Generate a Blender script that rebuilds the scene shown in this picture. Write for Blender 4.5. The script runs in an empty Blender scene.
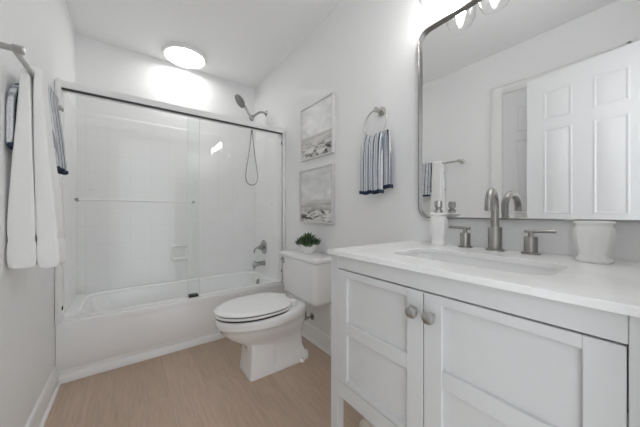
import bpy, bmesh, math, random
from mathutils import Vector, Matrix
from math import sin, cos, pi, radians

random.seed(7)
SC = bpy.context.scene
COL = SC.collection

# ---------------------------------------------------------------- camera
cam_d = bpy.data.cameras.new('camera')
cam_d.sensor_width = 36.0
cam_d.lens = 256.03 / 640.0 * 36.0
cam_d.shift_y = -0.75 / 640.0
cam_d.clip_start = 0.01
cam = bpy.data.objects.new('camera', cam_d)
COL.objects.link(cam)
cam.location = (0, 0, 1.0273)
cam.rotation_euler = (radians(90), 0, -radians(36.495))
SC.camera = cam

# ---------------------------------------------------------------- world, exposure
world = bpy.data.worlds.new('world')
SC.world = world
world.use_nodes = True
bg = world.node_tree.nodes['Background']
bg.inputs['Color'].default_value = (0.93, 0.965, 1.0, 1)
WORLD_STRENGTH = 1.15
bg.inputs['Strength'].default_value = WORLD_STRENGTH
CEILING_LIGHT = 9.0
BULB = 38.0
SC.view_settings.view_transform = 'Standard'
SC.view_settings.look = 'None'
SC.view_settings.gamma = 1.0
SC.view_settings.use_curve_mapping = False
SC.view_settings.exposure = 0.72
SC.cycles.diffuse_bounces = 10
SC.cycles.max_bounces = 16
SC.cycles.transparent_max_bounces = 16

# ---------------------------------------------------------------- materials
def new_mat(name):
    m = bpy.data.materials.new(name)
    m.use_nodes = True
    nt = m.node_tree
    return m, nt, nt.nodes['Principled BSDF']

def node(nt, kind, **kw):
    n = nt.nodes.new(kind)
    for k, v in kw.items():
        setattr(n, k, v)
    return n

def coords(nt, scale=(1, 1, 1), rot=(0, 0, 0), out='Object'):
    tc = node(nt, 'ShaderNodeTexCoord')
    mp = node(nt, 'ShaderNodeMapping')
    mp.inputs['Scale'].default_value = scale
    mp.inputs['Rotation'].default_value = rot
    nt.links.new(tc.outputs[out], mp.inputs['Vector'])
    return mp.outputs['Vector']

def ramp(nt, fac, stops, interp='LINEAR'):
    r = node(nt, 'ShaderNodeValToRGB')
    r.color_ramp.interpolation = interp
    els = r.color_ramp.elements
    while len(els) < len(stops):
        els.new(0.5)
    for e, (p, c) in zip(els, stops):
        e.position = p
        e.color = (*c, 1)
    nt.links.new(fac, r.inputs['Fac'])
    return r.outputs['Color']

def paint(name, col, rough=0.5, noise=0.02, scale=30, bump=0.0, spec=0.5, metal=0.0, coat=0.0):
    """plain surface with faint procedural mottling and optional bump"""
    m, nt, b = new_mat(name)
    n = node(nt, 'ShaderNodeTexNoise')
    n.inputs['Scale'].default_value = scale
    n.inputs['Detail'].default_value = 4
    nt.links.new(coords(nt), n.inputs['Vector'])
    lo = tuple(c * (1 - noise) for c in col)
    hi = tuple(min(1, c * (1 + noise)) for c in col)
    nt.links.new(ramp(nt, n.outputs['Fac'], [(0.3, lo), (0.7, hi)]), b.inputs['Base Color'])
    b.inputs['Roughness'].default_value = rough
    b.inputs['Specular IOR Level'].default_value = spec
    b.inputs['Metallic'].default_value = metal
    b.inputs['Coat Weight'].default_value = coat
    if bump:
        bp = node(nt, 'ShaderNodeBump')
        bp.inputs['Strength'].default_value = bump
        bp.inputs['Distance'].default_value = 0.002
        nt.links.new(n.outputs['Fac'], bp.inputs['Height'])
        nt.links.new(bp.outputs['Normal'], b.inputs['Normal'])
    return m

M = {}
M['wall'] = paint('wall paint', (0.835, 0.838, 0.838), 0.7, 0.01, 60, 0.05, 0.3)
M['ceiling'] = paint('ceiling paint', (0.855, 0.858, 0.858), 0.85, 0.01, 60, 0.05, 0.2)
M['trim'] = paint('white trim paint', (0.82, 0.82, 0.815), 0.35, 0.01, 20)
M['door'] = paint('white door paint', (0.77, 0.775, 0.785), 0.4, 0.01, 20)
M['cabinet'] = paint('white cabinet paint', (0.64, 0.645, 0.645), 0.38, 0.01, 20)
M['enamel'] = paint('white tub enamel', (0.89, 0.892, 0.892), 0.18, 0.005, 8, coat=0.3)
M['porcelain'] = paint('white porcelain', (0.85, 0.85, 0.848), 0.1, 0.005, 8, coat=0.5)
M['plastic'] = paint('white seat plastic', (0.86, 0.86, 0.855), 0.22, 0.005, 8)
M['framenickel'] = paint('mirror frame nickel', (0.30, 0.295, 0.285), 0.28, 0.06, 120, metal=1.0)
M['whiteframe'] = paint('white enclosure frame', (0.86, 0.86, 0.86), 0.3, 0.01, 12)
M['nickel'] = paint('brushed nickel', (0.36, 0.35, 0.335), 0.32, 0.06, 120, metal=1.0)
M['chrome'] = paint('chrome', (0.42, 0.42, 0.415), 0.16, 0.02, 40, metal=1.0)
M['darksteel'] = paint('dark steel', (0.16, 0.16, 0.155), 0.4, 0.05, 60, metal=0.6)
M['black'] = paint('black rubber', (0.02, 0.02, 0.02), 0.5, 0.1, 40)
M['seal_gap_shade'] = paint('dark seals and gap shade', (0.035, 0.035, 0.035), 0.5, 0.1, 40)  # also colours the painted shade in the toilet seat and vanity door gaps
M['terry'] = paint('white terry cloth', (0.86, 0.86, 0.85), 0.95, 0.04, 420, 0.6, 0.1)
M['cream'] = paint('cream bath mat cloth', (0.68, 0.63, 0.55), 0.95, 0.08, 300, 0.8, 0.1)
M['navy'] = paint('navy cloth', (0.035, 0.046, 0.08), 0.9, 0.15, 300, 0.5, 0.1)
M['glassedge'] = paint('polished glass edge', (0.80, 0.84, 0.83), 0.2, 0.01, 20)
M['satin'] = paint('satin nickel', (0.54, 0.53, 0.51), 0.28, 0.06, 120, metal=1.0)
M['ceramic'] = paint('white ceramic', (0.84, 0.84, 0.83), 0.3, 0.01, 14, coat=0.2)
M['bowl'] = paint('white bowl glaze', (0.82, 0.82, 0.80), 0.25, 0.01, 14)
M['soil'] = paint('dark soil', (0.04, 0.03, 0.025), 0.95, 0.3, 200, 1.0)
M['pictureframe'] = paint('pale picture frame', (0.66, 0.655, 0.645), 0.35, 0.04, 60)
M['pewter'] = paint('pewter knob', (0.42, 0.41, 0.40), 0.3, 0.15, 90, metal=0.9)

def mat_countertop():
    m, nt, b = new_mat('white quartz')
    n = node(nt, 'ShaderNodeTexNoise')
    n.inputs['Scale'].default_value = 6
    n.inputs['Detail'].default_value = 8
    n.inputs['Distortion'].default_value = 1.2
    nt.links.new(coords(nt), n.inputs['Vector'])
    nt.links.new(ramp(nt, n.outputs['Fac'], [(0.35, (0.79, 0.79, 0.785)), (0.55, (0.84, 0.84, 0.835)), (0.75, (0.86, 0.86, 0.86))]), b.inputs['Base Color'])
    b.inputs['Roughness'].default_value = 0.22
    return m
M['quartz'] = mat_countertop()

def mat_floor():
    m, nt, b = new_mat('light oak planks')
    v = coords(nt, (1, 1, 1), (0, 0, radians(90)))
    br = node(nt, 'ShaderNodeTexBrick')
    br.offset = 0.37
    br.inputs['Scale'].default_value = 1.0
    br.inputs['Brick Width'].default_value = 1.22
    br.inputs['Row Height'].default_value = 0.178
    br.inputs['Mortar Size'].default_value = 0.0009
    br.inputs['Mortar Smooth'].default_value = 0.3
    br.inputs['Bias'].default_value = 0.0
    br.inputs['Color1'].default_value = (0.485, 0.365, 0.277, 1)
    br.inputs['Color2'].default_value = (0.53, 0.402, 0.31, 1)
    br.inputs['Mortar'].default_value = (0.44, 0.33, 0.25, 1)
    nt.links.new(v, br.inputs['Vector'])
    g = node(nt, 'ShaderNodeTexNoise')
    g.inputs['Scale'].default_value = 5
    g.inputs['Detail'].default_value = 8
    g.inputs['Roughness'].default_value = 0.65
    g.inputs['Distortion'].default_value = 0.6
    nt.links.new(coords(nt, (12, 1.1, 1)), g.inputs['Vector'])
    gr = ramp(nt, g.outputs['Fac'], [(0.3, (0.84, 0.83, 0.82)), (0.55, (1, 1, 1)), (0.75, (1.08, 1.08, 1.08))])
    mx = node(nt, 'ShaderNodeMix', data_type='RGBA', blend_type='MULTIPLY')
    mx.inputs['Factor'].default_value = 1.0
    nt.links.new(br.outputs['Color'], mx.inputs['A'])
    nt.links.new(gr, mx.inputs['B'])
    nt.links.new(mx.outputs['Result'], b.inputs['Base Color'])
    b.inputs['Roughness'].default_value = 0.45
    return m
M['floor'] = mat_floor()

def mat_tile(name, rot):
    m, nt, b = new_mat(name)
    br = node(nt, 'ShaderNodeTexBrick')
    br.offset = 0.0
    br.inputs['Scale'].default_value = 1.0
    br.inputs['Brick Width'].default_value = 0.152
    br.inputs['Row Height'].default_value = 0.152
    br.inputs['Mortar Size'].default_value = 0.0022
    br.inputs['Mortar Smooth'].default_value = 0.4
    br.inputs['Color1'].default_value = (0.88, 0.88, 0.878, 1)
    br.inputs['Color2'].default_value = (0.885, 0.885, 0.883, 1)
    br.inputs['Mortar'].default_value = (0.825, 0.825, 0.82, 1)
    nt.links.new(coords(nt, (1, 1, 1), rot), br.inputs['Vector'])
    nt.links.new(br.outputs['Color'], b.inputs['Base Color'])
    bp = node(nt, 'ShaderNodeBump')
    bp.invert = True
    bp.inputs['Strength'].default_value = 0.25
    bp.inputs['Distance'].default_value = 0.001
    nt.links.new(br.outputs['Fac'], bp.inputs['Height'])
    nt.links.new(bp.outputs['Normal'], b.inputs['Normal'])
    b.inputs['Roughness'].default_value = 0.2
    return m
M['tile_x'] = mat_tile('white wall tile across', (radians(-90), 0, 0))
M['tile_y'] = mat_tile('white wall tile along', (radians(-90), 0, radians(-90)))

def mat_glass(name, ior=1.45, tint=(0.985, 0.99, 0.988)):
    m, nt, b = new_mat(name)
    nt.nodes.remove(b)
    out = nt.nodes['Material Output']
    t = node(nt, 'ShaderNodeBsdfTransparent')
    t.inputs['Color'].default_value = (*tint, 1)
    g = node(nt, 'ShaderNodeBsdfGlossy')
    g.inputs['Roughness'].default_value = 0.02
    f = node(nt, 'ShaderNodeFresnel')
    ge = node(nt, 'ShaderNodeNewGeometry')      # same reflectance on both faces of the pane
    mi_ = node(nt, 'ShaderNodeMix', data_type='FLOAT')
    mi_.inputs['A'].default_value = ior
    mi_.inputs['B'].default_value = 1.0 / ior
    nt.links.new(ge.outputs['Backfacing'], mi_.inputs['Factor'])
    nt.links.new(mi_.outputs['Result'], f.inputs['IOR'])
    mx = node(nt, 'ShaderNodeMixShader')
    nt.links.new(f.outputs[0], mx.inputs[0])
    nt.links.new(t.outputs[0], mx.inputs[1])
    nt.links.new(g.outputs[0], mx.inputs[2])
    nt.links.new(mx.outputs[0], out.inputs['Surface'])
    return m
M['glass'] = mat_glass('clear shower glass', 1.3)
M['shadeglass'] = mat_glass('clear lamp glass', 1.35, (0.98, 0.98, 0.98))

def mat_mirror():
    m, nt, b = new_mat('mirror silver')
    n = node(nt, 'ShaderNodeTexNoise')
    n.inputs['Scale'].default_value = 2
    nt.links.new(coords(nt), n.inputs['Vector'])
    nt.links.new(ramp(nt, n.outputs['Fac'], [(0, (0.90, 0.905, 0.905)), (1, (0.91, 0.915, 0.915))]), b.inputs['Base Color'])
    b.inputs['Metallic'].default_value = 1
    b.inputs['Roughness'].default_value = 0.0
    return m
M['mirror'] = mat_mirror()

def mat_emit(name, col, strength):
    m, nt, b = new_mat(name)
    b.inputs['Base Color'].default_value = (0.8, 0.8, 0.8, 1)
    b.inputs['Emission Color'].default_value = (*col, 1)
    b.inputs['Emission Strength'].default_value = strength
    return m
M['diffuser'] = mat_emit('lit ceiling diffuser', (1.0, 0.99, 0.975), CEILING_LIGHT)
M['bulb'] = mat_emit('lit bulb', (1.0, 0.985, 0.965), BULB)

def mat_striped():
    """navy, white and grey woven stripes running down the cloth (along local z), across local y"""
    m, nt, b = new_mat('striped woven cloth')
    tc = node(nt, 'ShaderNodeTexCoord')
    sp = node(nt, 'ShaderNodeSeparateXYZ')
    nt.links.new(tc.outputs['Object'], sp.inputs[0])
    mu = node(nt, 'ShaderNodeMath', operation='MULTIPLY')
    mu.inputs[1].default_value = 1 / 0.036
    nt.links.new(sp.outputs['Y'], mu.inputs[0])
    fr = node(nt, 'ShaderNodeMath', operation='FRACT')
    ad = node(nt, 'ShaderNodeMath', operation='ADD')
    ad.inputs[1].default_value = 0.35
    nt.links.new(mu.outputs[0], ad.inputs[0])
    nt.links.new(ad.outputs[0], fr.inputs[0])
    W, N, G, B = (0.84, 0.845, 0.855), (0.05, 0.06, 0.09), (0.45, 0.46, 0.47), (0.33, 0.36, 0.43)
    base = ramp(nt, fr.outputs[0], [(0.0, N), (0.14, W), (0.38, G), (0.47, W), (0.66, B), (0.76, W), (0.92, N)], 'CONSTANT')
    # dotted knit
    vo = node(nt, 'ShaderNodeTexVoronoi')
    vo.inputs['Scale'].default_value = 130
    vo.inputs['Randomness'].default_value = 0.25
    nt.links.new(coords(nt), vo.inputs['Vector'])
    dots = ramp(nt, vo.outputs['Distance'], [(0.18, (1, 1, 1)), (0.5, (0.55, 0.57, 0.62))])
    mx = node(nt, 'ShaderNodeMix', data_type='RGBA', blend_type='MULTIPLY')
    mx.inputs['Factor'].default_value = 0.6
    nt.links.new(base, mx.inputs['A'])
    nt.links.new(dots, mx.inputs['B'])
    nt.links.new(mx.outputs['Result'], b.inputs['Base Color'])
    bp = node(nt, 'ShaderNodeBump')
    bp.invert = True
    bp.inputs['Strength'].default_value = 0.6
    bp.inputs['Distance'].default_value = 0.002
    nt.links.new(vo.outputs['Distance'], bp.inputs['Height'])
    nt.links.new(bp.outputs['Normal'], b.inputs['Normal'])
    b.inputs['Roughness'].default_value = 0.95
    b.inputs['Specular IOR Level'].default_value = 0.1
    return m
M['striped'] = mat_striped()

def mat_knit():
    """fine white and navy dotted knit"""
    m, nt, b = new_mat('dotted navy knit')
    vo = node(nt, 'ShaderNodeTexVoronoi')
    vo.inputs['Scale'].default_value = 110
    vo.inputs['Randomness'].default_value = 0.15
    nt.links.new(coords(nt), vo.inputs['Vector'])
    nt.links.new(ramp(nt, vo.outputs['Distance'], [(0.30, (0.75, 0.76, 0.78)), (0.48, (0.06, 0.075, 0.13))]), b.inputs['Base Color'])
    b.inputs['Roughness'].default_value = 0.95
    return m
M['knit'] = mat_knit()

def mat_leaf():
    m, nt, b = new_mat('succulent leaf')
    n = node(nt, 'ShaderNodeTexNoise')
    n.inputs['Scale'].default_value = 40
    nt.links.new(coords(nt), n.inputs['Vector'])
    nt.links.new(ramp(nt, n.outputs['Fac'], [(0.3, (0.018, 0.045, 0.02)), (0.55, (0.05, 0.095, 0.04)), (0.75, (0.16, 0.21, 0.12))]), b.inputs['Base Color'])
    b.inputs['Roughness'].default_value = 0.45
    return m
M['leaf'] = mat_leaf()

def mat_art(name, seed, horizon, tilt, warm):
    """abstract print: pale cloudy sky above a band of grey sand and dark rocks (local y across, z up)"""
    m, nt, b = new_mat(name)
    tc = node(nt, 'ShaderNodeTexCoord')
    sp = node(nt, 'ShaderNodeSeparateXYZ')
    nt.links.new(tc.outputs['Object'], sp.inputs[0])
    def noise(scale3, s, det=5, dist=0.4):
        mp = node(nt, 'ShaderNodeMapping')
        mp.inputs['Scale'].default_value = scale3
        mp.inputs['Location'].default_value = (seed, seed * 1.7, seed * .3)
        nt.links.new(tc.outputs['Object'], mp.inputs['Vector'])
        n = node(nt, 'ShaderNodeTexNoise')
        n.inputs['Scale'].default_value = s
        n.inputs['Detail'].default_value = det
        n.inputs['Distortion'].default_value = dist
        nt.links.new(mp.outputs['Vector'], n.inputs['Vector'])
        return n.outputs['Fac']
    sky = ramp(nt, noise((1, 1, 1.8), 7), [(0.3, (0.60, 0.60, 0.60)), (0.5, (0.74, 0.74, 0.738)), (0.7, (0.86, 0.86, 0.858))])
    land = ramp(nt, noise((1, 0.7, 2.4), 17, 8, 0.8), [(0.36, (0.04, 0.038, 0.036)), (0.44, (0.32, 0.305, 0.29)), (0.52, (0.66, 0.64, 0.62)), (0.66, (0.82, 0.80, 0.78))])
    foam = ramp(nt, noise((1, 0.3, 3.5), 9, 4, 0.3), [(0.35, (0.42, 0.405, 0.385)), (0.6, (0.68, 0.66, 0.64))])
    # signed height over a wavy tilted horizon
    def math(op, a, c):
        q = node(nt, 'ShaderNodeMath', operation=op)
        for i, x in enumerate((a, c)):
            if isinstance(x, (int, float)):
                q.inputs[i].default_value = x
            else:
                nt.links.new(x, q.inputs[i])
        return q.outputs[0]
    wav = math('MULTIPLY', noise((1, 1, 0.2), 5), 0.04)
    h = math('SUBTRACT', sp.outputs['Z'], math('ADD', math('MULTIPLY', sp.outputs['Y'], tilt), wav))
    f1 = ramp(nt, math('ADD', math('MULTIPLY', h, 6.0), 0.5 - 6 * horizon), [(0.46, (0, 0, 0)), (0.54, (1, 1, 1))])
    f2 = ramp(nt, math('ADD', math('MULTIPLY', h, 6.0), 0.5 - 6 * (horizon - 0.06)), [(0.3, (0, 0, 0)), (0.6, (1, 1, 1))])
    a = node(nt, 'ShaderNodeMix', data_type='RGBA')
    nt.links.new(f2, a.inputs['Factor']); nt.links.new(land, a.inputs['A']); nt.links.new(foam, a.inputs['B'])
    c = node(nt, 'ShaderNodeMix', data_type='RGBA')
    nt.links.new(f1, c.inputs['Factor']); nt.links.new(a.outputs['Result'], c.inputs['A']); nt.links.new(sky, c.inputs['B'])
    nt.links.new(c.outputs['Result'], b.inputs['Base Color'])
    b.inputs['Roughness'].default_value = 0.4
    return m

# ---------------------------------------------------------------- mesh helpers
def obj(name, bm, mat, parent=None, smooth=True, loc=None, autosmooth=40):
    me = bpy.data.meshes.new(name)
    bmesh.ops.recalc_face_normals(bm, faces=bm.faces[:])
    bm.to_mesh(me)
    bm.free()
    o = bpy.data.objects.new(name, me)
    COL.objects.link(o)
    me.materials.append(M[mat] if isinstance(mat, str) else mat)
    if smooth:
        for p in me.polygons:
            p.use_smooth = True
        me.set_sharp_from_angle(angle=radians(autosmooth))
    if parent is not None:
        o.parent = parent
        o.location = -parent.location if loc is None else loc
        if loc is None and parent.parent is not None:
            o.location = (0, 0, 0)          # a sub-part written in the same world coordinates as its part
    return o

def localise(o):
    """moves the origin of a top-level mesh to the middle of its base"""
    vs = o.data.vertices
    lo = [min(v.co[i] for v in vs) for i in range(3)]
    hi = [max(v.co[i] for v in vs) for i in range(3)]
    c = Vector(((lo[0] + hi[0]) / 2, (lo[1] + hi[1]) / 2, lo[2]))
    o.data.transform(Matrix.Translation(-c))
    o.location = c
    return o

def thing(name, label, cat, loc, group=None):
    o = bpy.data.objects.new(name, None)
    COL.objects.link(o)
    o.empty_display_size = 0.05
    o.location = loc
    return tag(o, label, cat, group)

def tag(o, label, cat, group=None):
    o['label'] = label
    o['category'] = cat
    if group:
        o['group'] = group
    return o

def struct(name, bm, mat, parent=None, **kw):
    o = obj(name, bm, mat, parent, **kw)
    if parent is None:
        o['kind'] = 'structure'
    return o

def box(bm, x0, x1, y0, y1, z0, z1, bev=0.0, seg=2):
    r = bmesh.ops.create_cube(bm, size=1)
    vs = r['verts']
    for v in vs:
        v.co = Vector(((x0 + x1) / 2 + v.co.x * (x1 - x0), (y0 + y1) / 2 + v.co.y * (y1 - y0), (z0 + z1) / 2 + v.co.z * (z1 - z0)))
    if bev:
        es = list({e for v in vs for e in v.link_edges})
        bmesh.ops.bevel(bm, geom=es, offset=bev, segments=seg, profile=0.5, affect='EDGES')
    return bm

def newbox(*a, **k):
    return box(bmesh.new(), *a, **k)

def loft(bm, loops, cap0=True, cap1=True, closed=True):
    rows = [[bm.verts.new(p) for p in lp] for lp in loops]
    n = len(rows[0])
    for a, b in zip(rows, rows[1:]):
        for i in range(n if closed else n - 1):
            j = (i + 1) % n
            bm.faces.new((a[i], a[j], b[j], b[i]))
    if cap0:
        bm.faces.new(rows[0][::-1])
    if cap1:
        bm.faces.new(rows[-1])
    return rows

def frame_axes(d):
    d = d.normalized()
    up = Vector((0, 0, 1)) if abs(d.z) < 0.95 else Vector((1, 0, 0))
    a = d.cross(up).normalized()
    return a, d.cross(a).normalized()

def tube(bm, pts, r, n=14, caps=True, closed=False):
    pts = [Vector(p) for p in pts]
    rs = r if isinstance(r, (list, tuple)) else [r] * len(pts)
    loops = []
    a = None
    for i, p in enumerate(pts):
        if closed:
            d = (pts[(i + 1) % len(pts)] - pts[i - 1]).normalized()
        else:
            d = (pts[min(i + 1, len(pts) - 1)] - pts[max(i - 1, 0)]).normalized()
        if a is None:
            a, b = frame_axes(d)
        else:
            a = (a - d * a.dot(d)).normalized()
            b = d.cross(a).normalized()
        loops.append([p + (a * cos(2 * pi * k / n) + b * sin(2 * pi * k / n)) * rs[i] for k in range(n)])
    if closed:
        loops.append(loops[0])
        rows = loft(bm, loops[:-1], False, False)
        f, l = rows[0], rows[-1]
        for i in range(n):
            j = (i + 1) % n
            bm.faces.new((l[i], l[j], f[j], f[i]))
    else:
        loft(bm, loops, caps, caps)
    return bm

def lathe(bm, prof, origin, axis=(0, 0, 1), n=32, flute=0, amp=0.0, cap0=True, cap1=True):
    """prof: (radius, distance along axis); flute: number of ribs"""
    axis = Vector(axis).normalized()
    a, b = frame_axes(axis)
    o = Vector(origin)
    loops = []
    for item in prof:
        r, h = item[0], item[1]
        am = item[2] if len(item) > 2 else amp
        loops.append([o + axis * h + (a * cos(2 * pi * k / n) + b * sin(2 * pi * k / n)) * r * (1 + am * cos(flute * 2 * pi * k / n)) for k in range(n)])
    loft(bm, loops, cap0, cap1)
    return bm

def rrect(x0, x1, y0, y1, r, z, k=6):
    pts = []
    for cx, cy, a0 in ((x1 - r, y1 - r, 0), (x0 + r, y1 - r, 90), (x0 + r, y0 + r, 180), (x1 - r, y0 + r, 270)):
        for i in range(k + 1):
            a = radians(a0 + 90 * i / k)
            pts.append(Vector((cx + r * cos(a), cy + r * sin(a), z)))
    return pts

def slab_with_hole(bm, outer, inner, z0, z1):
    """flat slab between two outlines with an opening"""
    vo = [bm.verts.new((p[0], p[1], z1)) for p in outer]
    vi = [bm.verts.new((p[0], p[1], z1)) for p in inner]
    es = []
    for vs in (vo, vi):
        for i in range(len(vs)):
            es.append(bm.edges.new((vs[i], vs[(i + 1) % len(vs)])))
    fs = [g for g in bmesh.ops.triangle_fill(bm, use_beauty=True, edges=es)['geom'] if isinstance(g, bmesh.types.BMFace)]
    ex = bmesh.ops.extrude_face_region(bm, geom=fs)
    for g in ex['geom']:
        if isinstance(g, bmesh.types.BMVert):
            g.co.z = z0
    return bm

def subsurf(o, lv=2):
    md = o.modifiers.new('smooth', 'SUBSURF')
    md.levels = lv
    md.render_levels = lv
    return o

# ================================================================ THE ROOM
XL, XR, YB, YT, H = -0.362, 1.179, 2.872, 2.168, 2.49
NEAR0, NEAR1 = -0.145, -0.03
DX0, DX1, DH = -0.14, 0.56, 2.085       # doorway the camera stands in

struct('floor', newbox(XL - .1, XR + .1, NEAR0 - .02, YB + .1, -0.06, 0.0), 'floor', smooth=False)
struct('ceiling', newbox(XL - .1, XR + .1, NEAR0, YB + .1, H, H + 0.08), 'ceiling', smooth=False)
struct('wall_left', newbox(XL - 0.1, XL, NEAR0, YB + .1, 0, H), 'wall', smooth=False)
struct('wall_right', newbox(XR, XR + 0.1, NEAR0, YB + .1, 0, H), 'wall', smooth=False)
struct('wall_back', newbox(XL, XR, YB, YB + 0.1, 0, H), 'wall', smooth=False)
b = bmesh.new()
box(b, XL, DX0, NEAR0, NEAR1, 0, H)
box(b, DX1, XR, NEAR0, NEAR1, 0, H)
box(b, DX0, DX1, NEAR0, NEAR1, DH, H)
struct('wall_near', b, 'wall', smooth=False)

# tile lining of the tub alcove
TT = 0.009
struct('wall_tile_back', newbox(XL, XR, YB - TT, YB, 0.36, 1.86, bev=.003), 'tile_x', smooth=False)
struct('wall_tile_left', newbox(XL, XL + TT, YT + .05, YB - TT, 0.36, 1.86, bev=.003), 'tile_y', smooth=False)
struct('wall_tile_right', newbox(XR - TT, XR, YT + .05, YB - TT, 0.36, 1.86, bev=.003), 'tile_y', smooth=False)

def baseboard(name, x_wall, sgn, y0, y1):
    prof = [(0, 0), (0.015, 0), (0.015, 0.085), (0.011, 0.097), (0.010, 0.107), (0.004, 0.116), (0, 0.118)]
    bm = bmesh.new()
    loft(bm, [[Vector((x_wall + sgn * p, y, z)) for p, z in prof] for y in (y0, y1)])
    # quarter-round shoe
    q = [(0.015, 0)] + [(0.015 + 0.012 * cos(a), 0.016 * sin(a)) for a in (0, pi / 8, pi / 4, 3 * pi / 8, pi / 2)]
    loft(bm, [[Vector((x_wall + sgn * p, y, z)) for p, z in q] for y in (y0, y1)])
    return struct(name, bm, 'trim', autosmooth=30)
baseboard('baseboard_right', XR, -1, NEAR1, YT - .016)
baseboard('baseboard_left', XL, 1, 0.97, YT - .016)

# white strip along the foot of the tub
b = bmesh.new()
prof = [(0.012, 0), (-0.010, 0), (-0.010, 0.010), (-0.003, 0.030), (0.004, 0.042), (0.012, 0.044)]
loft(b, [[Vector((x, YT + p, z)) for p, z in prof] for x in (XL + .016, XR - .016)])
struct('trim_1', b, 'trim', autosmooth=30)

# closet door with casing on the left wall (seen in the mirror)
def six_panel(bm, w, h, t, y_of, z_rows, cols, front=1):
    """door leaf in local coordinates: y across 0..w, x thickness, z up; moulded panels on the +x face"""
    box(bm, -t, 0, 0, w, 0.008, h)
    for z0, z1 in z_rows:
        for c0, c1 in cols:
            # groove frame: sunk panel shown as raised field with sloped edges
            d = 0.007
            def ring(i, x):
                return [Vector((x, c0 + i, z0 + i)), Vector((x, c1 - i, z0 + i)), Vector((x, c1 - i, z1 - i)), Vector((x, c0 + i, z1 - i))]
            loft(bm, [ring(-0.006, 0.0), ring(-0.003, 0.004), ring(0.004, 0.004), ring(0.010, 0.0005)], False, False)
            loft(bm, [ring(0.014, 0.0), ring(0.034, 0.005)], False, True)
    return bm

rows = [(0.20, 0.86), (1.025, 1.648), (1.738, 1.938)]
# closet
b = six_panel(bmesh.new(), 0.646, 2.083, 0.035, None, rows, [(0.105, 0.270), (0.376, 0.541)])
o = struct('door_2', b, 'door', autosmooth=25)
o.location = (XL - 0.012 + 0.016, 0.230, 0)
b = bmesh.new()
def casing(bm, y0, y1, z1, w, x, t):
    box(bm, x, x + t, y0 - w, y0, 0, z1 + w, bev=.004)
    box(bm, x, x + t, y1, y1 + w, 0, z1 + w, bev=.004)
    box(bm, x, x + t, y0, y1, z1, z1 + w, bev=.004)
    box(bm, x, x + t + .006, y0 - w, y0 - w + .018, 0, z1 + w, bev=.003)
    box(bm, x, x + t + .006, y1 + w - .018, y1 + w, 0, z1 + w, bev=.003)
    box(bm, x, x + t + .006, y0 - w, y1 + w, z1 + w - .018, z1 + w, bev=.003)
casing(b, 0.228, 0.878, 2.088, 0.088, XL, 0.016)
struct('trim_2', b, 'trim', autosmooth=30)

# entry door standing open into the room, hinged beside the doorway
p0, p1 = Vector((-0.14, 0.03, 0)), Vector((-0.20, 0.66, 0))
W = (p1 - p0).length
b = six_panel(bmesh.new(), W, 2.072, 0.035, None, rows, [(0.171 * W, 0.406 * W), (0.588 * W, 0.822 * W)])
door = struct('door_1', b, 'door', autosmooth=25)
door.location = p0
door.rotation_euler = (0, 0, math.atan2(p1.x - p0.x, -(p1.y - p0.y)) + pi)
ang = math.atan2(-(p1.x - p0.x), p1.y - p0.y)
door.rotation_euler = (0, 0, ang)
b = bmesh.new()
lathe(b, [(0.032, 0), (0.032, 0.006), (0.012, 0.010), (0.011, 0.030), (0.024, 0.036), (0.028, 0.048), (0.022, 0.060), (0.008, 0.064)], (-.035, W - 0.06, 0.93), (-1, 0, 0))
obj('door_knob', b, 'nickel', door, loc=(0, 0, 0))
# doorway lining and casing
b = bmesh.new()
box(b, DX0 - .001, DX0 + .015, NEAR0 - .005, NEAR1 + .004, 0, DH, bev=.002)
box(b, DX1 - .015, DX1 + .001, NEAR0 - .005, NEAR1 + .004, 0, DH, bev=.002)
box(b, DX0, DX1, NEAR0 - .005, NEAR1 + .004, DH - .015, DH + .001, bev=.002)
box(b, DX0 - .075, DX0 - .004, NEAR1, NEAR1 + .012, 0, DH + .07, bev=.003)
box(b, DX0 - .075, DX1 + .05, NEAR1, NEAR1 + .012, DH + .004, DH + .075, bev=.003)
struct('trim_3', b, 'trim', smooth=False)

# ================================================================ BATHTUB
tub = thing('bathtub', 'white alcove bathtub with a plain flat apron behind the sliding glass', 'bathtub', ((XL + XR) / 2, (YT + YB) / 2, 0))
x0, x1, y0, y1, zr = XL + .001, XR - .001, YT, YB - TT - .001, 0.365
b = bmesh.new()
outer = rrect(x0, x1, y0, y1, 0.004, zr, 3)
inner = rrect(x0 + .085, x1 - .07, y0 + .085, y1 - .055, 0.12, zr, 10)
slab_with_hole(b, outer, inner, zr - 0.045, zr)
bmesh.ops.bevel(b, geom=[e for e in b.edges if abs(e.verts[0].co.z - zr) < 1e-4 and abs(e.verts[1].co.z - zr) < 1e-4 and len(e.link_faces) == 2 and abs(e.link_faces[0].normal.z - e.link_faces[1].normal.z) > .5 or False], offset=0.014, segments=4, profile=0.5, affect='EDGES')
def basin(i, z, r):
    return rrect(x0 + .085 + i * 1.6, x1 - .07 - i * .7, y0 + .085 + i * .8, y1 - .055 - i * .8, r, z, 10)
loft(b, [basin(-.004, zr - .012, .12), basin(0.004, zr - .04, .12), basin(.03, .22, .12), basin(.055, .11, .12), basin(.075, .075, .11), basin(.11, .065, .08)], False, True)
obj('tub_shell', b, 'enamel', tub)
b = newbox(x0, x1, y0 + .004, y0 + .05, 0.075, zr - .03, bev=.004)
box(b, x0 + .001, x1 - .001, y0 + .011, y0 + .045, 0.0, 0.09)
obj('apron', b, 'enamel', tub)
b = bmesh.new()
lathe(b, [(0.036, 0), (0.036, 0.004), (0.030, 0.009), (0.012, 0.011), (0.009, 0.018), (0.004, 0.02)], (x1 - .083, 2.60, 0.285), (-1, 0, 0.12))
obj('overflow_plate', b, 'chrome', tub)
b = bmesh.new()
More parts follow.
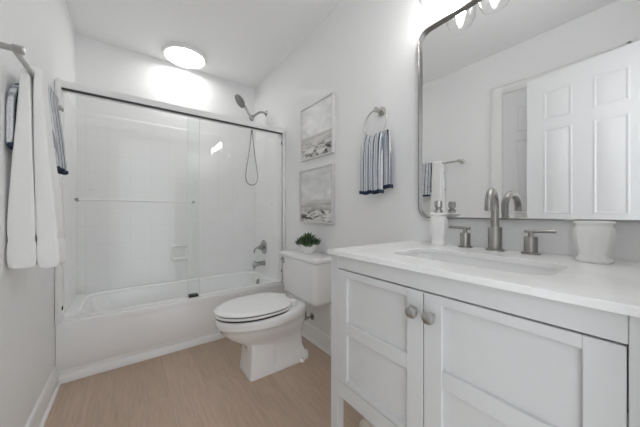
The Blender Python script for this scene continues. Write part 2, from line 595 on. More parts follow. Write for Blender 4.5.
lathe(b, [(0.03, 0), (0.03, 0.004), (0.02, 0.006), (0.018, 0.012), (0.005, 0.014)], (x1 - .28, 2.53, 0.066))
obj('drain', b, 'chrome', tub)

# ================================================================ SHOWER DOOR
sd = thing('shower_door', 'frameless-look sliding glass tub door under a white header rail', 'shower door', ((XL + XR) / 2, YT + .035, zr))
ya, yb2 = YT + .004, YT + .070
b = newbox(XL + .002, XR - .002, YT - .014, yb2, 1.779, 1.826, bev=.006, seg=3)
obj('header_rail', b, 'whiteframe', sd)
b = bmesh.new()
box(b, XL + .026, XR - .024, YT - .013, YT - .004, 1.767, 1.780)
obj('track_seal', b, 'seal_gap_shade', sd, smooth=False)
for s in (0, 1):
    b = bmesh.new()
    xa, xb = (XL + .002, XL + .028) if s == 0 else (XR - .026, XR - .002)
    box(b, xa, xb, YT - .022, yb2, zr + .001, 1.80, bev=.004)
    o = obj('side_jamb', b, 'whiteframe', sd)
    b = bmesh.new()
    xs = XL + .028 if s == 0 else XR - .0285
    box(b, xs - .0005, xs + .003, YT - .012, YT - .006, zr + .002, 1.772)
    obj('jamb_seal', b, 'seal_gap_shade' if s else 'whiteframe', sd, smooth=False)
    for z in ((0.452, 1.650) if s == 0 else (0.478, 1.685)):
        b = newbox(xs - .002, xs + (.007 if s == 0 else .002), YT - .012, YT + .006, z - .012, z + .012, bev=.003)
        obj('bumper', b, 'black', sd)
b = newbox(XL + .028, XR - .028, YT + .012, YT + .058, zr, zr + .009, bev=.003)
obj('bottom_track', b, 'whiteframe', sd)
b = newbox(0.362, 0.428, YT + .006, YT + .062, zr + .009, zr + .024, bev=.002)
obj('centre_guide', b, 'black', sd)
for i, (xa, xb, yy) in enumerate(((XL + .030, 0.438, YT + .014), (0.360, XR - .030, YT + .046))):
    b = newbox(xa, xb, yy, yy + .006, zr + .012, 1.775, bev=.001, seg=1)
    gp = obj('glass_panel', b, 'glass', sd, smooth=False)
    xe = xb if i == 0 else xa
    b = newbox(xe - .0016, xe + .0016, yy - .0004, yy + .0064, zr + .012, 1.775)
    obj('polished_edge', b, 'glassedge', gp, smooth=False, loc=(0, 0, 0))
    if i == 0:
        b = bmesh.new()
        tube(b, [(-0.275, yy - .042, 1.108), (0.395, yy - .042, 1.108)], 0.0055)
        obj('towel_rail', b, 'whiteframe', gp, loc=(0, 0, 0))
        for x in (-0.265, 0.385):
            b = bmesh.new()
            lathe(b, [(0.011, 0), (0.011, .004), (.007, .006), (.007, .036), (.009, .042), (.009, .05)], (x, yy - .0005, 1.108), (0, -1, 0), n=18)
            obj('rail_mount', b, 'nickel', gp, loc=(0, 0, 0))
    else:
        b = bmesh.new()
        lathe(b, [(0.008, 0), (0.008, .01), (.016, .014), (.017, .022), (.012, .027)], (1.053, yy - .0005, 1.108), (0, -1, 0), n=20)
        obj('pull_knob', b, 'whiteframe', gp, loc=(0, 0, 0))

# ================================================================ SHOWER FITTINGS
YS = 2.57
hs = thing('hand_shower', 'nickel hand shower on a curved wall arm above the white header rail', 'shower head', (XR, YS, 2.05))
b = bmesh.new()
lathe(b, [(0.030, 0), (0.029, .004), (.020, .012), (.011, .016)], (XR - .0005, YS, 2.10), (-1, 0, 0))
obj('wall_flange', b, 'chrome', hs)
b = bmesh.new()
tube(b, [(XR, YS, 2.10), (1.14, YS, 2.103), (1.105, YS, 2.096), (1.07, YS, 2.07), (1.035, YS, 2.035), (1.02, YS, 2.022)], 0.0115)
obj('shower_arm', b, 'chrome', hs)
b = bmesh.new()
lathe(b, [(0.012, -.03), (.017, -.025), (.019, 0), (.017, .022), (.011, .03)], (1.02, YS, 2.018), (0.5, 0, 0.85), n=20)
lathe(b, [(0.012, -.02), (.015, -.012), (.015, .02), (.012, .026)], (1.012, YS - .004, 2.002), (-.6, -.1, 0.8), n=20)
obj('holder', b, 'chrome', hs)
b = bmesh.new()
hp = [Vector((1.012, YS - .01, 2.0)), Vector((0.985, YS - .014, 2.04)), Vector((0.955, YS - .018, 2.085)), Vector((0.932, YS - .020, 2.112))]
tube(b, hp, [0.010, 0.0115, 0.0125, 0.016])
obj('wand', b, 'chrome', hs)
ctr = Vector((0.885, YS - .02, 2.150))
ax = Vector((-0.76, 0.02, -0.62)).normalized()
b = bmesh.new()
lathe(b, [(0.014, -.026), (.036, -.022), (.062, -.012), (.071, 0), (.069, .006)], ctr, ax, n=36)
hd = obj('spray_head', b, 'chrome', hs)
b = bmesh.new()
lathe(b, [(0.065, 0), (.065, .0035), (.05, .005), (.02, .0055)], ctr + ax * .005, ax, n=36)
obj('spray_face', b, 'darksteel', hd, loc=(0, 0, 0))
b = bmesh.new()
loop = []
for t in range(41):
    a = t / 40
    s_ = 2 * pi * a
    zz = 1.985 - 0.67 * (0.5 - 0.5 * cos(s_)) ** 0.8
    w = 0.066 * sin(pi * min(1, (1.985 - zz) / 0.67)) ** 0.8 if 0 < a < 1 else 0
    depth = (1.985 - zz) / 0.67
    w = 0.092 * (depth ** 1.6) * math.sqrt(max(0, 1 - depth ** 10)) if depth < 1 else 0
    loop.append((1.015 + (-w if a < .5 else w), YS - .004, zz))
tube(b, loop, 0.0055, n=10)
obj('hose', b, 'chrome', hs)

va = thing('shower_valve', 'round chrome mixer plate with a hooked lever on the tub tile', 'tap', (XR - TT, 2.61, 0.654))
b = bmesh.new()
lathe(b, [(0.077, 0), (.077, .004), (.070, .010), (.034, .014), (.030, .020)], (XR - TT, 2.61, 0.654), (-1, 0, 0), n=40)
obj('escutcheon', b, 'chrome', va)
b = bmesh.new()
lathe(b, [(0.026, 0), (.027, .02), (.024, .04), (.014, .046)], (XR - TT - .018, 2.61, 0.654), (-1, 0, 0))
tube(b, [(1.125, 2.61, .654), (1.09, 2.606, .652), (1.065, 2.602, .642), (1.055, 2.60, .618), (1.056, 2.60, .600)], [.011, .010, .009, .009, .007])
obj('lever', b, 'chrome', va)
sp_ = thing('tub_spout', 'chrome tub spout below the round mixer plate', 'spout', (XR - TT, 2.60, 0.478))
b = bmesh.new()
tube(b, [(XR - TT, 2.6, .481), (1.16, 2.6, .481), (1.159, 2.6, .481), (1.10, 2.6, .480), (1.065, 2.6, .477), (1.045, 2.6, .470), (1.040, 2.6, .466)], [.030, .030, .023, .024, .025, .024, .018], n=20)
tube(b, [(1.058, 2.6, .47), (1.055, 2.6, .440)], [.018, .016], n=18)
obj('spout_body', b, 'chrome', sp_)
b = bmesh.new()
lathe(b, [(.004, 0), (.004, .012), (.008, .014), (.008, .022), (.005, .024)], (1.062, 2.6, .494), n=14)
obj('diverter_knob', b, 'chrome', sp_)

# soap dish on the back tile
b = bmesh.new()
yk = YB - TT
loft(b, [[Vector((p.x, yk - d, p.y)) for p in rrect(0.318 + i, 0.468 - i, 0.562 + i, 0.710 - i, 0.018, 0, 4)] for d, i in ((0, 0), (.010, .002), (.016, .008), (.010, .018), (.006, .022))], True, True)
box(b, 0.326, 0.460, yk - .050, yk - .004, .564, .590, bev=.009, seg=3)
o = localise(obj('soap_dish', b, 'ceramic'))
tag(o, 'square white ceramic soap dish set into the tiled wall over the tub', 'soap dish')

# ================================================================ CEILING LIGHT
LC = Vector((0.408, 2.655, H))
cl = thing('ceiling_light', 'round lit flush ceiling light with a white ring above the tub', 'ceiling light', LC)
b = bmesh.new()
lathe(b, [(0.184, 0), (.184, -.022), (.180, -.030), (.172, -.034), (.164, -.031), (.162, -.026)], LC, n=56, cap1=False)
obj('trim_ring', b, 'trim', cl)
b = bmesh.new()
lathe(b, [(0.164, -.026), (.156, -.029), (.130, -.032), (.095, -.034), (.05, -.035), (.01, -.0355)], LC, n=48, cap0=False)
obj('diffuser', b, 'diffuser', cl)

# ================================================================ TOILET
TYC = 1.60
def egg(uf, ub, hw, z, ef=1.0, eb=0.7, n=48, uc=None):
    c = uc if uc is not None else ub + (uf - ub) * 0.46
    pts = []
    for k in range(n):
        a = 2 * pi * k / n
        ca, sa = cos(a), sin(a)
        if ca >= 0:
            u = c + (uf - c) * abs(ca) ** ef
            v = hw * math.copysign(abs(sa) ** ef, sa)
        else:
            u = c - (c - ub) * abs(ca) ** eb
            v = hw * math.copysign(abs(sa) ** (eb if eb < 1 else 1), sa)
        pts.append(Vector((XR - u, TYC + v, z)))
    return pts
to = thing('toilet', 'white two-piece toilet with closed lid between tub and vanity', 'toilet', (0.75, TYC, 0))
b = bmesh.new()
secs = [(0.0, .597, .145, .104, .35, .35), (.012, .597, .145, .104, .35, .35), (.040, .592, .15, .101, .35, .35), (.052, .588, .17, .092, .4, .4), (.10, .584, .19, .088, .45, .45),
        (.15, .582, .19, .088, .5, .5), (.19, .595, .19, .096, .6, .55), (.225, .650, .185, .117, .75, .65), (.26, .705, .17, .142, .9, .75), (.30, .742, .16, .163, 1, .85),
        (.328, .755, .15, .172, 1, .95), (.333, .766, .145, .180, 1, 1), (.365, .772, .14, .183, 1, 1), (.382, .770, .14, .181, 1, 1), (.3905, .762, .145, .172, 1, 1)]
loft(b, [egg(uf, ub, hw, z, ef, eb) for z, uf, ub, hw, ef, eb in secs])
# front column stands a little proud of the trapway side
loft(b, [rrect(XR - uf, XR - .42, TYC - hw, TYC + hw, .02, z, 4) for z, uf, hw in ((0.001, .596, .105), (.05, .590, .102), (.14, .582, .095), (.21, .580, .093))])
obj('bowl', b, 'porcelain', to, autosmooth=50)
b = bmesh.new()
loft(b, [egg(uf, ub, hw, z) for z, uf, ub, hw in ((.4005, .768, .30, .176), (.403, .776, .295, .182), (.4105, .777, .295, .183), (.4145, .772, .30, .179))])
seat = obj('seat', b, 'plastic', to)
b = bmesh.new()
loft(b, [egg(uf, ub, hw, z) for z, uf, ub, hw in ((.4205, .770, .30, .177), (.4235, .778, .293, .184), (.431, .778, .292, .184), (.438, .770, .298, .177), (.4405, .74, .32, .155))])
obj('lid', b, 'plastic', to)
b = bmesh.new()
loft(b, [egg(.768, .305, .175, z) for z in (.390, .4225)])
obj('seat_gap_shade', b, 'seal_gap_shade', to)  # dark filler painting the shade in the gaps between bowl, seat and lid
for s in (-1, 1):
    b = newbox(XR - .305, XR - .262, TYC + s * .075 - .022, TYC + s * .075 + .022, .394, .432, bev=.008, seg=3)
    obj('hinge', b, 'plastic', to)
    b = bmesh.new()
    lathe(b, [(.017, 0), (.017, .008), (.012, .016), (.003, .019)], (XR - .235, TYC + s * .118, .012), n=18)
    obj('bolt_cap', b, 'plastic', to)
b = bmesh.new()
def tk(u0, u1, hw, z, r):
    return rrect(XR - u1, XR - u0, TYC + .008 - hw, TYC + .008 + hw, r, z, 8)
loft(b, [tk(.04, .180, .200, .3925, .04), tk(.030, .192, .217, .400, .04), tk(.022, .200, .226, .43, .042), tk(.02, .205, .240, .66, .04), tk(.02, .206, .241, .686, .04)])
tank = obj('tank', b, 'porcelain', to, autosmooth=50)
b = bmesh.new()
loft(b, [tk(.012, .209, .244, .685, .035), tk(.008, .216, .251, .692, .036), tk(.008, .217, .252, .712, .036), tk(.012, .213, .248, .720, .036), tk(.03, .195, .228, .7235, .03)])
obj('tank_lid', b, 'porcelain', to, autosmooth=50)
b = bmesh.new()
lathe(b, [(.014, 0), (.014, .006), (.009, .009), (.008, .018)], (XR - .2045, TYC + .205, .662), (-1, 0, 0), n=18)
tube(b, [(XR - .222, TYC + .207, .662), (XR - .228, TYC + .195, .660), (XR - .229, TYC + .165, .652), (XR - .229, TYC + .150, .648)], [.007, .0075, .006, .0075], n=12)
obj('flush_lever', b, 'chrome', tank, loc=(0, 0, 0))
b = bmesh.new()
lathe(b, [(.012, -.02), (.015, -.01), (.015, .02)], (XR - .14, TYC - .075, .40), n=16)
obj('tank_bolt', b, 'seal_gap_shade', to)

sv = thing('supply_valve', 'small water supply valve and hose on the wall behind the toilet', 'valve', (XR, TYC + .10, .19))
b = bmesh.new()
lathe(b, [(.028, 0), (.026, .006), (.008, .008), (.008, .045), (.013, .047), (.013, .075), (.006, .078)], (XR - .016 + .016, TYC + .10, .19), (-1, 0, 0), n=20)
obj('valve_body', b, 'chrome', sv)
b = bmesh.new()
tube(b, [(XR - .06, TYC + .10, .195), (XR - .06, TYC + .102, .24), (XR - .055, TYC + .115, .31), (XR - .07, TYC + .11, .37), (XR - .09, TYC + .10, .397)], .006, n=10)
obj('supply_hose', b, 'darksteel', sv)

# ================================================================ PLANT
PC = Vector((1.065, 1.585, 0.7240))
pl = thing('potted_succulent', 'small green succulent in a white bowl on the toilet tank lid', 'plant', PC)
b = bmesh.new()
lathe(b, [(.032, 0), (.036, .003), (.050, .024), (.064, .050), (.071, .070), (.068, .072), (.062, .058), (.03, .052)], PC, n=40)
obj('bowl', b, 'bowl', pl)
b = bmesh.new()
lathe(b, [(.062, .055), (.062, .062), (.02, .068)], PC, n=24)
obj('soil', b, 'soil', pl, autosmooth=80)
b = bmesh.new()
def leaf(bm, base, d, L, w):
    d = d.normalized()
    a, n = frame_axes(d)
    loops = []
    for t, ww in ((0, .45), (.25, .8), (.55, 1.0), (.8, .75), (.95, .3), (1.0, .05)):
        c = base + d * L * t + Vector((0, 0, 1)) * (0.22 * L * t * t)
        loops.append([c + a * w * ww * cos(q) + n * w * .45 * ww * sin(q) for q in (0, pi / 3, 2 * pi / 3, pi, 4 * pi / 3, 5 * pi / 3)])
    loft(bm, loops)
for cx, cy, cz, sc, num in ((0, .005, .100, 1.4, 30), (-.034, .046, .078, 1.1, 22), (-.030, -.044, .078, 1.15, 22), (.034, .034, .080, 1.05, 18), (.036, -.036, .080, 1.05, 18)):
    for k in range(num):
        th = k * 2.39996 + cx * 50
        el = radians(8 + 72 * k / num) + random.uniform(-.1, .1)
        d = Vector((cos(th) * cos(el), sin(th) * cos(el), sin(el)))
        leaf(b, PC + Vector((cx, cy, cz - .022)) + d * .004, d, sc * random.uniform(.038, .056), .0085 * sc)
for k in range(16):
    th = k * 2 * pi / 16 + random.uniform(-.1, .1)
    d = Vector((cos(th), sin(th), random.uniform(.1, .5)))
    leaf(b, PC + Vector((cos(th) * .035, sin(th) * .04, .066)), d, random.uniform(.050, .072), .011)
obj('foliage', b, 'leaf', pl)

# ================================================================ VANITY
VX, VY0, VY1 = 0.637, 0.000, 0.789          # cabinet front plane, right and left ends
CT = 0.884
van = thing('vanity_cabinet', 'white two-door bathroom vanity cabinet on square legs', 'vanity', (0.9, 0.393, 0))
b = bmesh.new()
box(b, VX + .012, XR - .004, VY0 + .012, VY1 - .012, .345, .700)           # box under the basin
box(b, VX + .006, XR - .004, VY0 + .004, VY0 + .014, .345, .866)           # right side
box(b, VX + .006, XR - .004, VY1 - .012, VY1 - .002, .345, .866)           # left side
box(b, XR - .014, XR - .004, VY0 + .004, VY1 - .002, .345, .866)           # back
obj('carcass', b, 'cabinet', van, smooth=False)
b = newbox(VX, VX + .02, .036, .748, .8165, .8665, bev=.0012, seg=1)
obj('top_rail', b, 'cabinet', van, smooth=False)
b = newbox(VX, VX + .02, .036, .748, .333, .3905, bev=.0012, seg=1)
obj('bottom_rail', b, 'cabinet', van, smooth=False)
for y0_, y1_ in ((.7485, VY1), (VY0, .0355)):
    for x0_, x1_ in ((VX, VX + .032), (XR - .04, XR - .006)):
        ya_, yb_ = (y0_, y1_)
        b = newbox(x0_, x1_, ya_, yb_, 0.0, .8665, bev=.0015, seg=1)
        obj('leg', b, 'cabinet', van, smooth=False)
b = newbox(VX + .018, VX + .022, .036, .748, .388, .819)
obj('door_gap_shade', b, 'seal_gap_shade', van, smooth=False)  # dark sheet standing in for the shade seen through the door gaps
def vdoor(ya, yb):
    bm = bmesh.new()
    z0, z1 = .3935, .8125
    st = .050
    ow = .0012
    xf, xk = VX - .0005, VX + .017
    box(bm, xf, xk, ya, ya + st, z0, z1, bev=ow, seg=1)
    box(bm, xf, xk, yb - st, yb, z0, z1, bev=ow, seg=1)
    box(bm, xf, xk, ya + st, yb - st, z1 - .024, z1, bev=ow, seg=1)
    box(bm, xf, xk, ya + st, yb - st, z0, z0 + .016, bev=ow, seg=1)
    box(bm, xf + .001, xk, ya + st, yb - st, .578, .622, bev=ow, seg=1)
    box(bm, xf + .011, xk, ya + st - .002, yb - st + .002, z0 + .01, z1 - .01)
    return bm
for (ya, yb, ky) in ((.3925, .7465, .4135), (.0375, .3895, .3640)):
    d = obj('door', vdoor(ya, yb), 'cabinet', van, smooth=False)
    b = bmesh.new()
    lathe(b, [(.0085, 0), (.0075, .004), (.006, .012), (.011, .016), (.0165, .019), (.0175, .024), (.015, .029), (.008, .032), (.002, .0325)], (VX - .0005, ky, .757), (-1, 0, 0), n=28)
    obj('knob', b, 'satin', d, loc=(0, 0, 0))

# countertop with a cut-out for the basin
BX0, BX1, BY0, BY1 = 0.740, 0.972, 0.155, 0.592
b = bmesh.new()
slab_with_hole(b, [(0.621, -.006), (XR - .001, -.006), (XR - .001, .791), (0.621, .791)], [(p.x, p.y) for p in rrect(BX0, BX1, BY0, BY1, .055, 0, 8)], .8672, CT)
o = obj('countertop', b, 'quartz', smooth=False)
md = o.modifiers.new('edge', 'BEVEL'); md.width = .0015; md.segments = 2; md.limit_method = 'ANGLE'
localise(o)
tag(o, 'thin white quartz countertop on the vanity cabinet', 'countertop')
sk = thing('sink', 'rectangular white undermount sink in the quartz countertop', 'sink', ((BX0 + BX1) / 2, (BY0 + BY1) / 2, .71))
b = bmesh.new()
def bs(i, z, r):
    return rrect(BX0 - .008 + i, BX1 + .008 - i, BY0 - .008 + i, BY1 + .008 - i, r, z, 8)
loft(b, [bs(0, .8668, .06), bs(.004, .84, .06), bs(.012, .78, .058), bs(.025, .745, .055), bs(.05, .730, .05), bs(.09, .725, .03)], False, True)
obj('basin', b, 'porcelain', sk, autosmooth=60)
b = bmesh.new()
lathe(b, [(.026, 0), (.026, .003), (.02, .004), (.018, .009), (.004, .011)], (.86, .388, .7252), n=24)
obj('drain', b, 'nickel', sk)

# faucet
FX, FY = 1.118, .388
fa = thing('faucet', 'brushed nickel gooseneck faucet with two lever handles behind the sink', 'faucet', (FX, FY, CT))
b = bmesh.new()
lathe(b, [(.031, 0), (.031, .004), (.028, .006), (.0225, .007), (.0225, .086), (.021, .088), (.0140, .088)], (FX, FY, CT), n=32)
arc = [(FX, FY, CT + .086), (FX, FY, CT + .165)]
R = .0505
for k in range(1, 15):
    a = pi * k / 14 * 1.03
    arc.append((FX - R + R * cos(a), FY - .16 * R * (1 - cos(a)), CT + .166 + R * 1.08 * sin(a)))
e = arc[-1]
arc.append((e[0] + .001, e[1], e[2] - .010))
tube(b, arc, .0135, n=20)
obj('spout', b, 'nickel', fa)
for s in (1, -1):
    hy = FY + s * .1085
    b = bmesh.new()
    lathe(b, [(.027, 0), (.027, .004), (.024, .006), (.0195, .007), (.0195, .058), (.018, .060), (.008, .060), (.008, .082)], (FX, hy, CT), n=28)
    h = obj('handle', b, 'nickel', fa)
    b = bmesh.new()
    tube(b, [(FX, hy - s * .019, CT + .079), (FX, hy + s * .066, CT + .081)], [.0062, .0055], n=14)
    obj('lever', b, 'nickel', h, loc=(0, 0, 0))

# ceramic pieces on the counter
v1 = thing('ceramic_jar', 'slim white fluted ceramic jar with a round metal stopper at the far counter end', 'jar', (1.108, .606, CT))
b = bmesh.new()
lathe(b, [(.029, 0, 0), (.031, .004, 0), (.030, .014, 0), (.0255, .020, .01), (.0265, .035, .03), (.0325, .065, .045), (.0365, .095, .045), (.0350, .115, .035), (.0285, .128, .01), (.0285, .131, 0), (.0360, .135, 0), (.0365, .140, 0), (.033, .143, 0)], (1.108, .606, CT), n=72, flute=9)
obj('body', b, 'ceramic', v1, autosmooth=60)
b = bmesh.new()
lathe(b, [(.0165, 0), (.0175, .004), (.0175, .014), (.0105, .018), (.0105, .022), (.0155, .026), (.0165, .034), (.0160, .050), (.0125, .054), (.002, .055)], (1.108, .606, CT + .1425), n=10)
obj('stopper', b, 'pewter', v1, autosmooth=25)
b = bmesh.new()
lathe(b, [(.037, 0, 0), (.039, .003, 0), (.039, .010, 0), (.033, .016, .004), (.0325, .024, .015), (.0375, .045, .035), (.0420, .070, .035), (.0432, .088, .03), (.0405, .099, .008), (.0375, .1055, 0), (.038, .108, 0), (.0425, .112, 0), (.043, .117, 0), (.040, .1185, 0), (.033, .110, 0), (.034, .08, 0), (.028, .02, 0)], (1.090, .126, CT), n=80, flute=8)
o = localise(obj('ceramic_pot', b, 'ceramic', autosmooth=60))
tag(o, 'wide white fluted ceramic pot near the right end of the counter', 'pot')

# rolled mat under the vanity
b = bmesh.new()
R0 = .045
pts = []
loops = []
for x in (.845, .850, .90, .95, 1.0, 1.085, 1.09):
    sh = .85 if x in (.845, 1.09) else 1.0
    loops.append([Vector((x, .80 + R0 * sh * cos(2 * pi * k / 28) * (1 + .03 * sin(3 * k)), R0 + R0 * sh * sin(2 * pi * k / 28))) for k in range(28)])
loft(b, loops)
o = obj('rolled_mat', b, 'cream')
localise(o)
tag(o, 'pale beige rolled mat on the floor at the toilet end of the vanity', 'bath mat')

# ================================================================ MIRROR AND VANITY LIGHT
MY0, MY1, MZ0, MZ1 = -.020, .737, 1.001, 1.923
mi = thing('wall_mirror', 'large rounded-corner mirror in a thin nickel frame above the vanity', 'mirror', (XR, (MY0 + MY1) / 2, MZ0))
def mloop(i, x, r):
    return [Vector((x, p.x, p.y)) for p in rrect(MY0 + i, MY1 - i, MZ0 + i, MZ1 - i, r, 0, 10)]
b = bmesh.new()
loft(b, [mloop(.005, XR - .0006, .05), mloop(.005, XR - .010, .05)], True, True)
obj('mirror_glass', b, 'mirror', mi, smooth=False)
b = bmesh.new()
fr = [mloop(0, XR - .0005, .055), mloop(0, XR - .026, .055), mloop(.0008, XR - .027, .0545), mloop(.0052, XR - .027, .050), mloop(.006, XR - .026, .049), mloop(.006, XR - .009, .049)]
loft(b, fr, False, False)
obj('mirror_frame', b, 'framenickel', mi, autosmooth=30)

LY = .375
vl = thing('vanity_light', 'four-globe vanity light bar on the wall above the mirror', 'wall light', (XR, LY, 2.10))
b = newbox(XR - .022, XR - .0005, LY - .27, LY + .27, 2.085, 2.155, bev=.006, seg=3)
obj('back_plate', b, 'nickel', vl)
for k in range(4):
    y = LY + (k - 1.5) * .146
    x = 1.050
    b = bmesh.new()
    tube(b, [(XR - .02, y, 2.12), (1.10, y, 2.122), (1.065, y, 2.118), (x, y, 2.10), (x, y, 2.082)], .008, n=12)
    lathe(b, [(.012, .03), (.021, .02), (.022, -.012), (.018, -.016)], (x, y, 2.065), n=24)
    arm = obj('lamp_arm', b, 'nickel', vl)
    b = bmesh.new()
    lathe(b, [(.024, 2.072), (.036, 2.062), (.056, 2.035), (.066, 2.000), (.063, 1.965), (.050, 1.936), (.048, 1.936), (.061, 1.966), (.064, 2.000), (.054, 2.034), (.035, 2.060), (.022, 2.070)], (x, y, 0), n=36, cap0=False, cap1=False)
    obj('lamp_shade', b, 'shadeglass', arm, loc=(0, 0, 0))
    b = bmesh.new()
    lathe(b, [(.010, 2.052), (.014, 2.040), (.020, 2.015), (.021, 1.995), (.017, 1.977), (.009, 1.966), (.001, 1.963)], (x, y, 0), n=24)
    obj('bulb', b, 'bulb', arm, loc=(0, 0, 0))

# ================================================================ PICTURES
def picture(y0_, y1_, z0_, z1_, label, art):
    yc_, zc_ = (y0_ + y1_) / 2, (z0_ + z1_) / 2
    t = thing('framed_picture', label, 'picture', (XR, yc_, zc_), 'framed seascapes above the toilet')
    fw, dp = .011, .030
    bm = bmesh.new()
    def lp(i, x):
        return [Vector((x, y0_ + i, z0_ + i)), Vector((x, y1_ - i, z0_ + i)), Vector((x, y1_ - i, z1_ - i)), Vector((x, y0_ + i, z1_ - i))]
    loft(bm, [lp(0, XR - .0008), lp(0, XR - dp + .002), lp(.002, XR - dp), lp(fw - .001, XR - dp), lp(fw, XR - dp + .002), lp(fw, XR - .012)], False, False)
    bm.faces.new([bm.verts.new(p) for p in lp(.001, XR - .001)])
    obj('frame', bm, 'pictureframe', t, smooth=False)
    bm = newbox(XR - .020, XR - .012, y0_ + fw - .001, y1_ - fw + .001, z0_ + fw - .001, z1_ - fw + .001)
    bm.transform(Matrix.Translation((-XR, -yc_, -zc_)))
    obj('print', bm, art, t, smooth=False, loc=(0, 0, 0))
picture(1.405, 1.836, 1.456, 1.888, 'upper of two pale framed beach prints above the toilet', mat_art('beach print sloping', 3.1, -.055, 0.0, 0))
picture(1.410, 1.848, .947, 1.379, 'lower framed beach print, just above the potted succulent', mat_art('beach print level', 8.4, -.055, 0.0, 0))

# ================================================================ TOWELS
def drape(name, mid, y0_, y1_, ny, mat, wav=.004, freq=40, ph=0.0, parent=None, back_skew=0.0):
    """mid: list of (x, z, half thickness) from back hem over the bar to front hem"""
    P = [Vector((m[0], 0, m[1])) for m in mid]
    out, inn = [], []
    for i, m in enumerate(mid):
        d = (P[min(i + 1, len(P) - 1)] - P[max(i - 1, 0)]).normalized()
        nrm = Vector((-d.z, 0, d.x))
        out.append(P[i] + nrm * m[2])
        inn.append(P[i] - nrm * m[2])
    ys = [y0_ + (y1_ - y0_) * k / (ny - 1) for k in range(ny)]
    ys = [ys[0], ys[0] + .006] + ys[1:-1] + [ys[-1] - .006, ys[-1]]
    bm = bmesh.new()
    rowsv = []
    zt = max(m[1] for m in mid)
    for y in ys:
        row = []
        for p in out + inn[::-1]:
            w = min(1, (zt - p.z) / .15)
            dx = wav * w * sin(freq * y + ph + 3 * p.z) + .0015 * w * sin(90 * p.z + 60 * y)
            dy = .004 * w * sin(14 * p.z + ph)
            if p.x < TBX - .006:
                dy += back_skew * min(1, max(0, (TBZ + .012 - p.z) / .05))
            row.append(bm.verts.new((p.x + dx, y + dy, p.z + .002 * sin(50 * y))))
        rowsv.append(row)
    n = len(rowsv[0]); m_ = len(out)
    for a, c in zip(rowsv, rowsv[1:]):
        for i in range(n):
            j = (i + 1) % n
            bm.faces.new((a[i], a[j], c[j], c[i]))
    for row in (rowsv[0], rowsv[-1]):
        for i in range(m_ - 1):
            bm.faces.new((row[i], row[i + 1], row[n - 2 - i], row[n - 1 - i]))
    o = obj(name, bm, mat, parent)
    subsurf(o, 2)
    return o

TBX, TBZ = -0.295, 1.545
tb = thing('towel_bar', 'brushed nickel towel bar on the left wall', 'towel bar', (XL, 1.5, TBZ))
b = bmesh.new()
tube(b, [(TBX, 1.215, TBZ), (TBX, 1.785, TBZ)], .0085, n=18)
obj('bar', b, 'satin', tb)
for y in (1.222, 1.778):
    b = bmesh.new()
    lathe(b, [(.024, 0), (.024, .005), (.018, .010), (.0095, .012), (.0095, .062), (.0135, .064), (.0135, .086), (.010, .090)], (XL + .0005, y, TBZ), (1, 0, 0), n=24)
    obj('post', b, 'satin', tb)

def over_bar(back, front, r, hw):
    """back hem to front hem passing over the bar"""
    arcp = [(TBX + r * cos(a), TBZ + r * sin(a), hw) for a in [pi * k / 6 for k in range(6, -1, -1)]]
    return back + arcp + front
wt = thing('bath_towel', 'thick white bath towel hung over the near part of the towel bar', 'towel', (TBX, 1.44, .82))
back = [(-.318, .822, .030), (-.318, .835, .036), (-.318, .875, .037), (-.318, .915, .036), (-.318, .922, .0325), (-.318, .937, .0325), (-.318, .945, .0355), (-.318, 1.0, .035), (-.317, 1.12, .030), (-.315, 1.25, .024), (-.313, 1.38, .018), (-.312, 1.47, .015), (-.312, 1.52, .013)]
front = [(-.280, 1.52, .010), (-.279, 1.47, .012), (-.274, 1.38, .015), (-.268, 1.29, .018), (-.261, 1.12, .024), (-.255, 1.0, .028), (-.252, .945, .030), (-.252, .937, .0265), (-.252, .922, .0265), (-.251, .915, .030), (-.250, .87, .031), (-.250, .83, .030), (-.250, .815, .024)]
o = drape('towel_body', over_bar(back, front, .0175, .0115), 1.395, 1.498, 9, 'terry', wav=.003, freq=50, parent=wt)

st_ = thing('striped_hand_towel', 'navy and white striped towel on the bar beside the white bath towel', 'towel', (TBX, 1.6, 1.2))
back = [(-.349, 1.272, .007), (-.349, 1.30, .009), (-.348, 1.40, .009), (-.344, 1.48, .009), (-.326, 1.53, .008)]
front = [(-.279, 1.52, .008), (-.272, 1.46, .010), (-.265, 1.38, .011), (-.259, 1.30, .012), (-.253, 1.235, .012), (-.252, 1.212, .010)]
ob = drape('towel_body', over_bar(back, front, .020, .009), 1.515, 1.675, 11, 'striped', wav=.004, freq=70, parent=st_, back_skew=-.115)
# hems: navy bands
def hem(x, z0_, z1_, hw, y0_, y1_, freq, parent, sx=0.0):
    bm = bmesh.new()
    ys = [y0_ + (y1_ - y0_) * k / 24 for k in range(25)]
    loops = []
    for i, y in enumerate(ys):
        dx = .004 * sin(freq * y + 3 * z0_)
        e = hw * (.6 if i in (0, 24) else 1)
        cx = x + dx
        loops.append([Vector((cx - e, y, z0_ + .004)), Vector((cx - e * .5, y, z0_)), Vector((cx + e * .5, y, z0_)), Vector((cx + e, y, z0_ + .004)), Vector((cx + e, y, z1_)), Vector((cx - e, y, z1_))])
    loft(bm, loops)
    return obj('hem', bm, 'navy', parent)
hem(-.2525, 1.205, 1.222, .0145, 1.511, 1.679, 70, st_)
hem(-.3485, 1.264, 1.280, .0110, 1.396, 1.564, 70, st_)

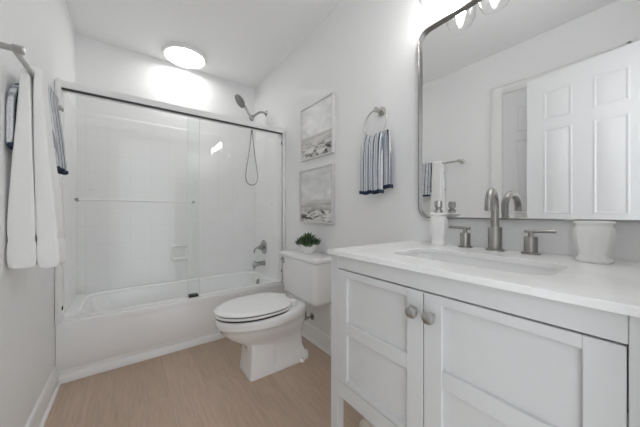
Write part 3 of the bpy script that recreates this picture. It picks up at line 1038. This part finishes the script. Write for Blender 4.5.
# towel ring on the right wall
RY, RZ = .985, 1.535
tr = thing('towel_ring', 'round nickel towel ring on the wall left of the mirror', 'towel ring', (XR, RY, RZ + .08))
b = bmesh.new()
lathe(b, [(.026, 0), (.026, .005), (.020, .010), (.011, .013), (.010, .040), (.015, .044), (.015, .058), (.010, .062)], (XR - .0005, RY, RZ + .082), (-1, 0, 0), n=24)
obj('post', b, 'satin', tr)
b = bmesh.new()
RR = .083
ringp = [(XR - .050 - .012 * (1 - cos(2 * pi * k / 48)) / 2, RY + .004 + RR * sin(2 * pi * k / 48), RZ + RR * cos(2 * pi * k / 48)) for k in range(48)]
tube(b, ringp, .0048, n=10, closed=True)
obj('ring', b, 'satin', tr)

rt = thing('ring_towel', 'folded navy and white striped hand towel hanging through the towel ring', 'towel', (XR - .06, RY, 1.16))
def ring_sheet(zf, zb, y0_, y1_):
    xr_ = XR - .056
    mid = [(xr_ + .022, zb, .007), (xr_ + .022, zb + .02, .008), (xr_ + .022, 1.25, .009), (xr_ + .021, 1.35, .009), (xr_ + .018, 1.43, .008), (xr_ + .013, 1.462, .007)]
    mid += [(xr_ + .012 * cos(a), 1.466 + .012 * sin(a), .0065) for a in (pi / 4, pi / 2, 3 * pi / 4)]
    mid += [(xr_ - .013, 1.462, .007), (xr_ - .017, 1.43, .009), (xr_ - .020, 1.35, .010), (xr_ - .022, 1.25, .010), (xr_ - .022, zf + .02, .009), (xr_ - .022, zf, .008)]
    # from back hem (wall side) to front hem
    P = [Vector((m[0], 0, m[1])) for m in mid]
    ys = [y0_ + (y1_ - y0_) * k / 30 for k in range(31)]
    bm = bmesh.new()
    rowsv = []
    outs = []
    for i, m in enumerate(mid):
        d = (P[min(i + 1, len(P) - 1)] - P[max(i - 1, 0)]).normalized()
        nrm = Vector((-d.z, 0, d.x))
        outs.append((P[i] + nrm * m[2], P[i] - nrm * m[2], m[0] < xr_, m[1]))
    seq = [(q[0], q[2], q[3]) for q in outs] + [(q[1], q[2], q[3]) for q in outs[::-1]]
    for y in ys:
        row = []
        for p, front_, zz in seq:
            w = min(1, max(0.0, (1.475 - zz) / .05))
            g = (y - RY) / (y1_ - y0_) * 2
            sag = -.018 * (1 - g * g) * (1 if zz > 1.40 else 0) * .4
            squeeze = 1 - .10 * max(0, (zz - 1.33) / .14)
            pl_ = .0055 * sin(175 * y + (0.6 if front_ else 2.0)) * (w * .9 + .1)
            yy = RY + (y - RY) * squeeze + (.014 if front_ else -.018)
            row.append(bm.verts.new((p.x + pl_, yy, p.z + sag + .003 * sin(90 * y))))
        rowsv.append(row)
    n = len(rowsv[0]); m_ = len(outs)
    for a, c in zip(rowsv, rowsv[1:]):
        for i in range(n):
            j = (i + 1) % n
            bm.faces.new((a[i], a[j], c[j], c[i]))
    for row in (rowsv[0], rowsv[-1]):
        for i in range(m_ - 1):
            bm.faces.new((row[i], row[i + 1], row[n - 2 - i], row[n - 1 - i]))
    return bm
b = ring_sheet(1.142, 1.170, RY - .078, RY + .078)
b.transform(Matrix.Translation((0, -RY, 0)))
o = obj('towel_body', b, 'striped', rt, loc=(-rt.location.x, 0, -rt.location.z))
subsurf(o, 1)
def ring_hem(xc, yc_, z0_, z1_, front_):
    bm = bmesh.new()
    loops = []
    for k in range(31):
        y = RY - .080 + .160 * k / 30
        cx = xc + .0055 * sin(175 * y + (0.6 if front_ else 2.0))
        e = .0088
        z_ = .003 * sin(90 * y)
        loops.append([Vector((cx - e, y + yc_, z0_ + .004 + z_)), Vector((cx - e * .5, y + yc_, z0_ + z_)), Vector((cx + e * .5, y + yc_, z0_ + z_)), Vector((cx + e, y + yc_, z0_ + .004 + z_)), Vector((cx + e, y + yc_, z1_ + z_)), Vector((cx - e, y + yc_, z1_ + z_))])
    loft(bm, loops)
    obj('hem', bm, 'navy', rt)
ring_hem(XR - .078, .014, 1.134, 1.154, True)
ring_hem(XR - .034, -.018, 1.162, 1.182, False)
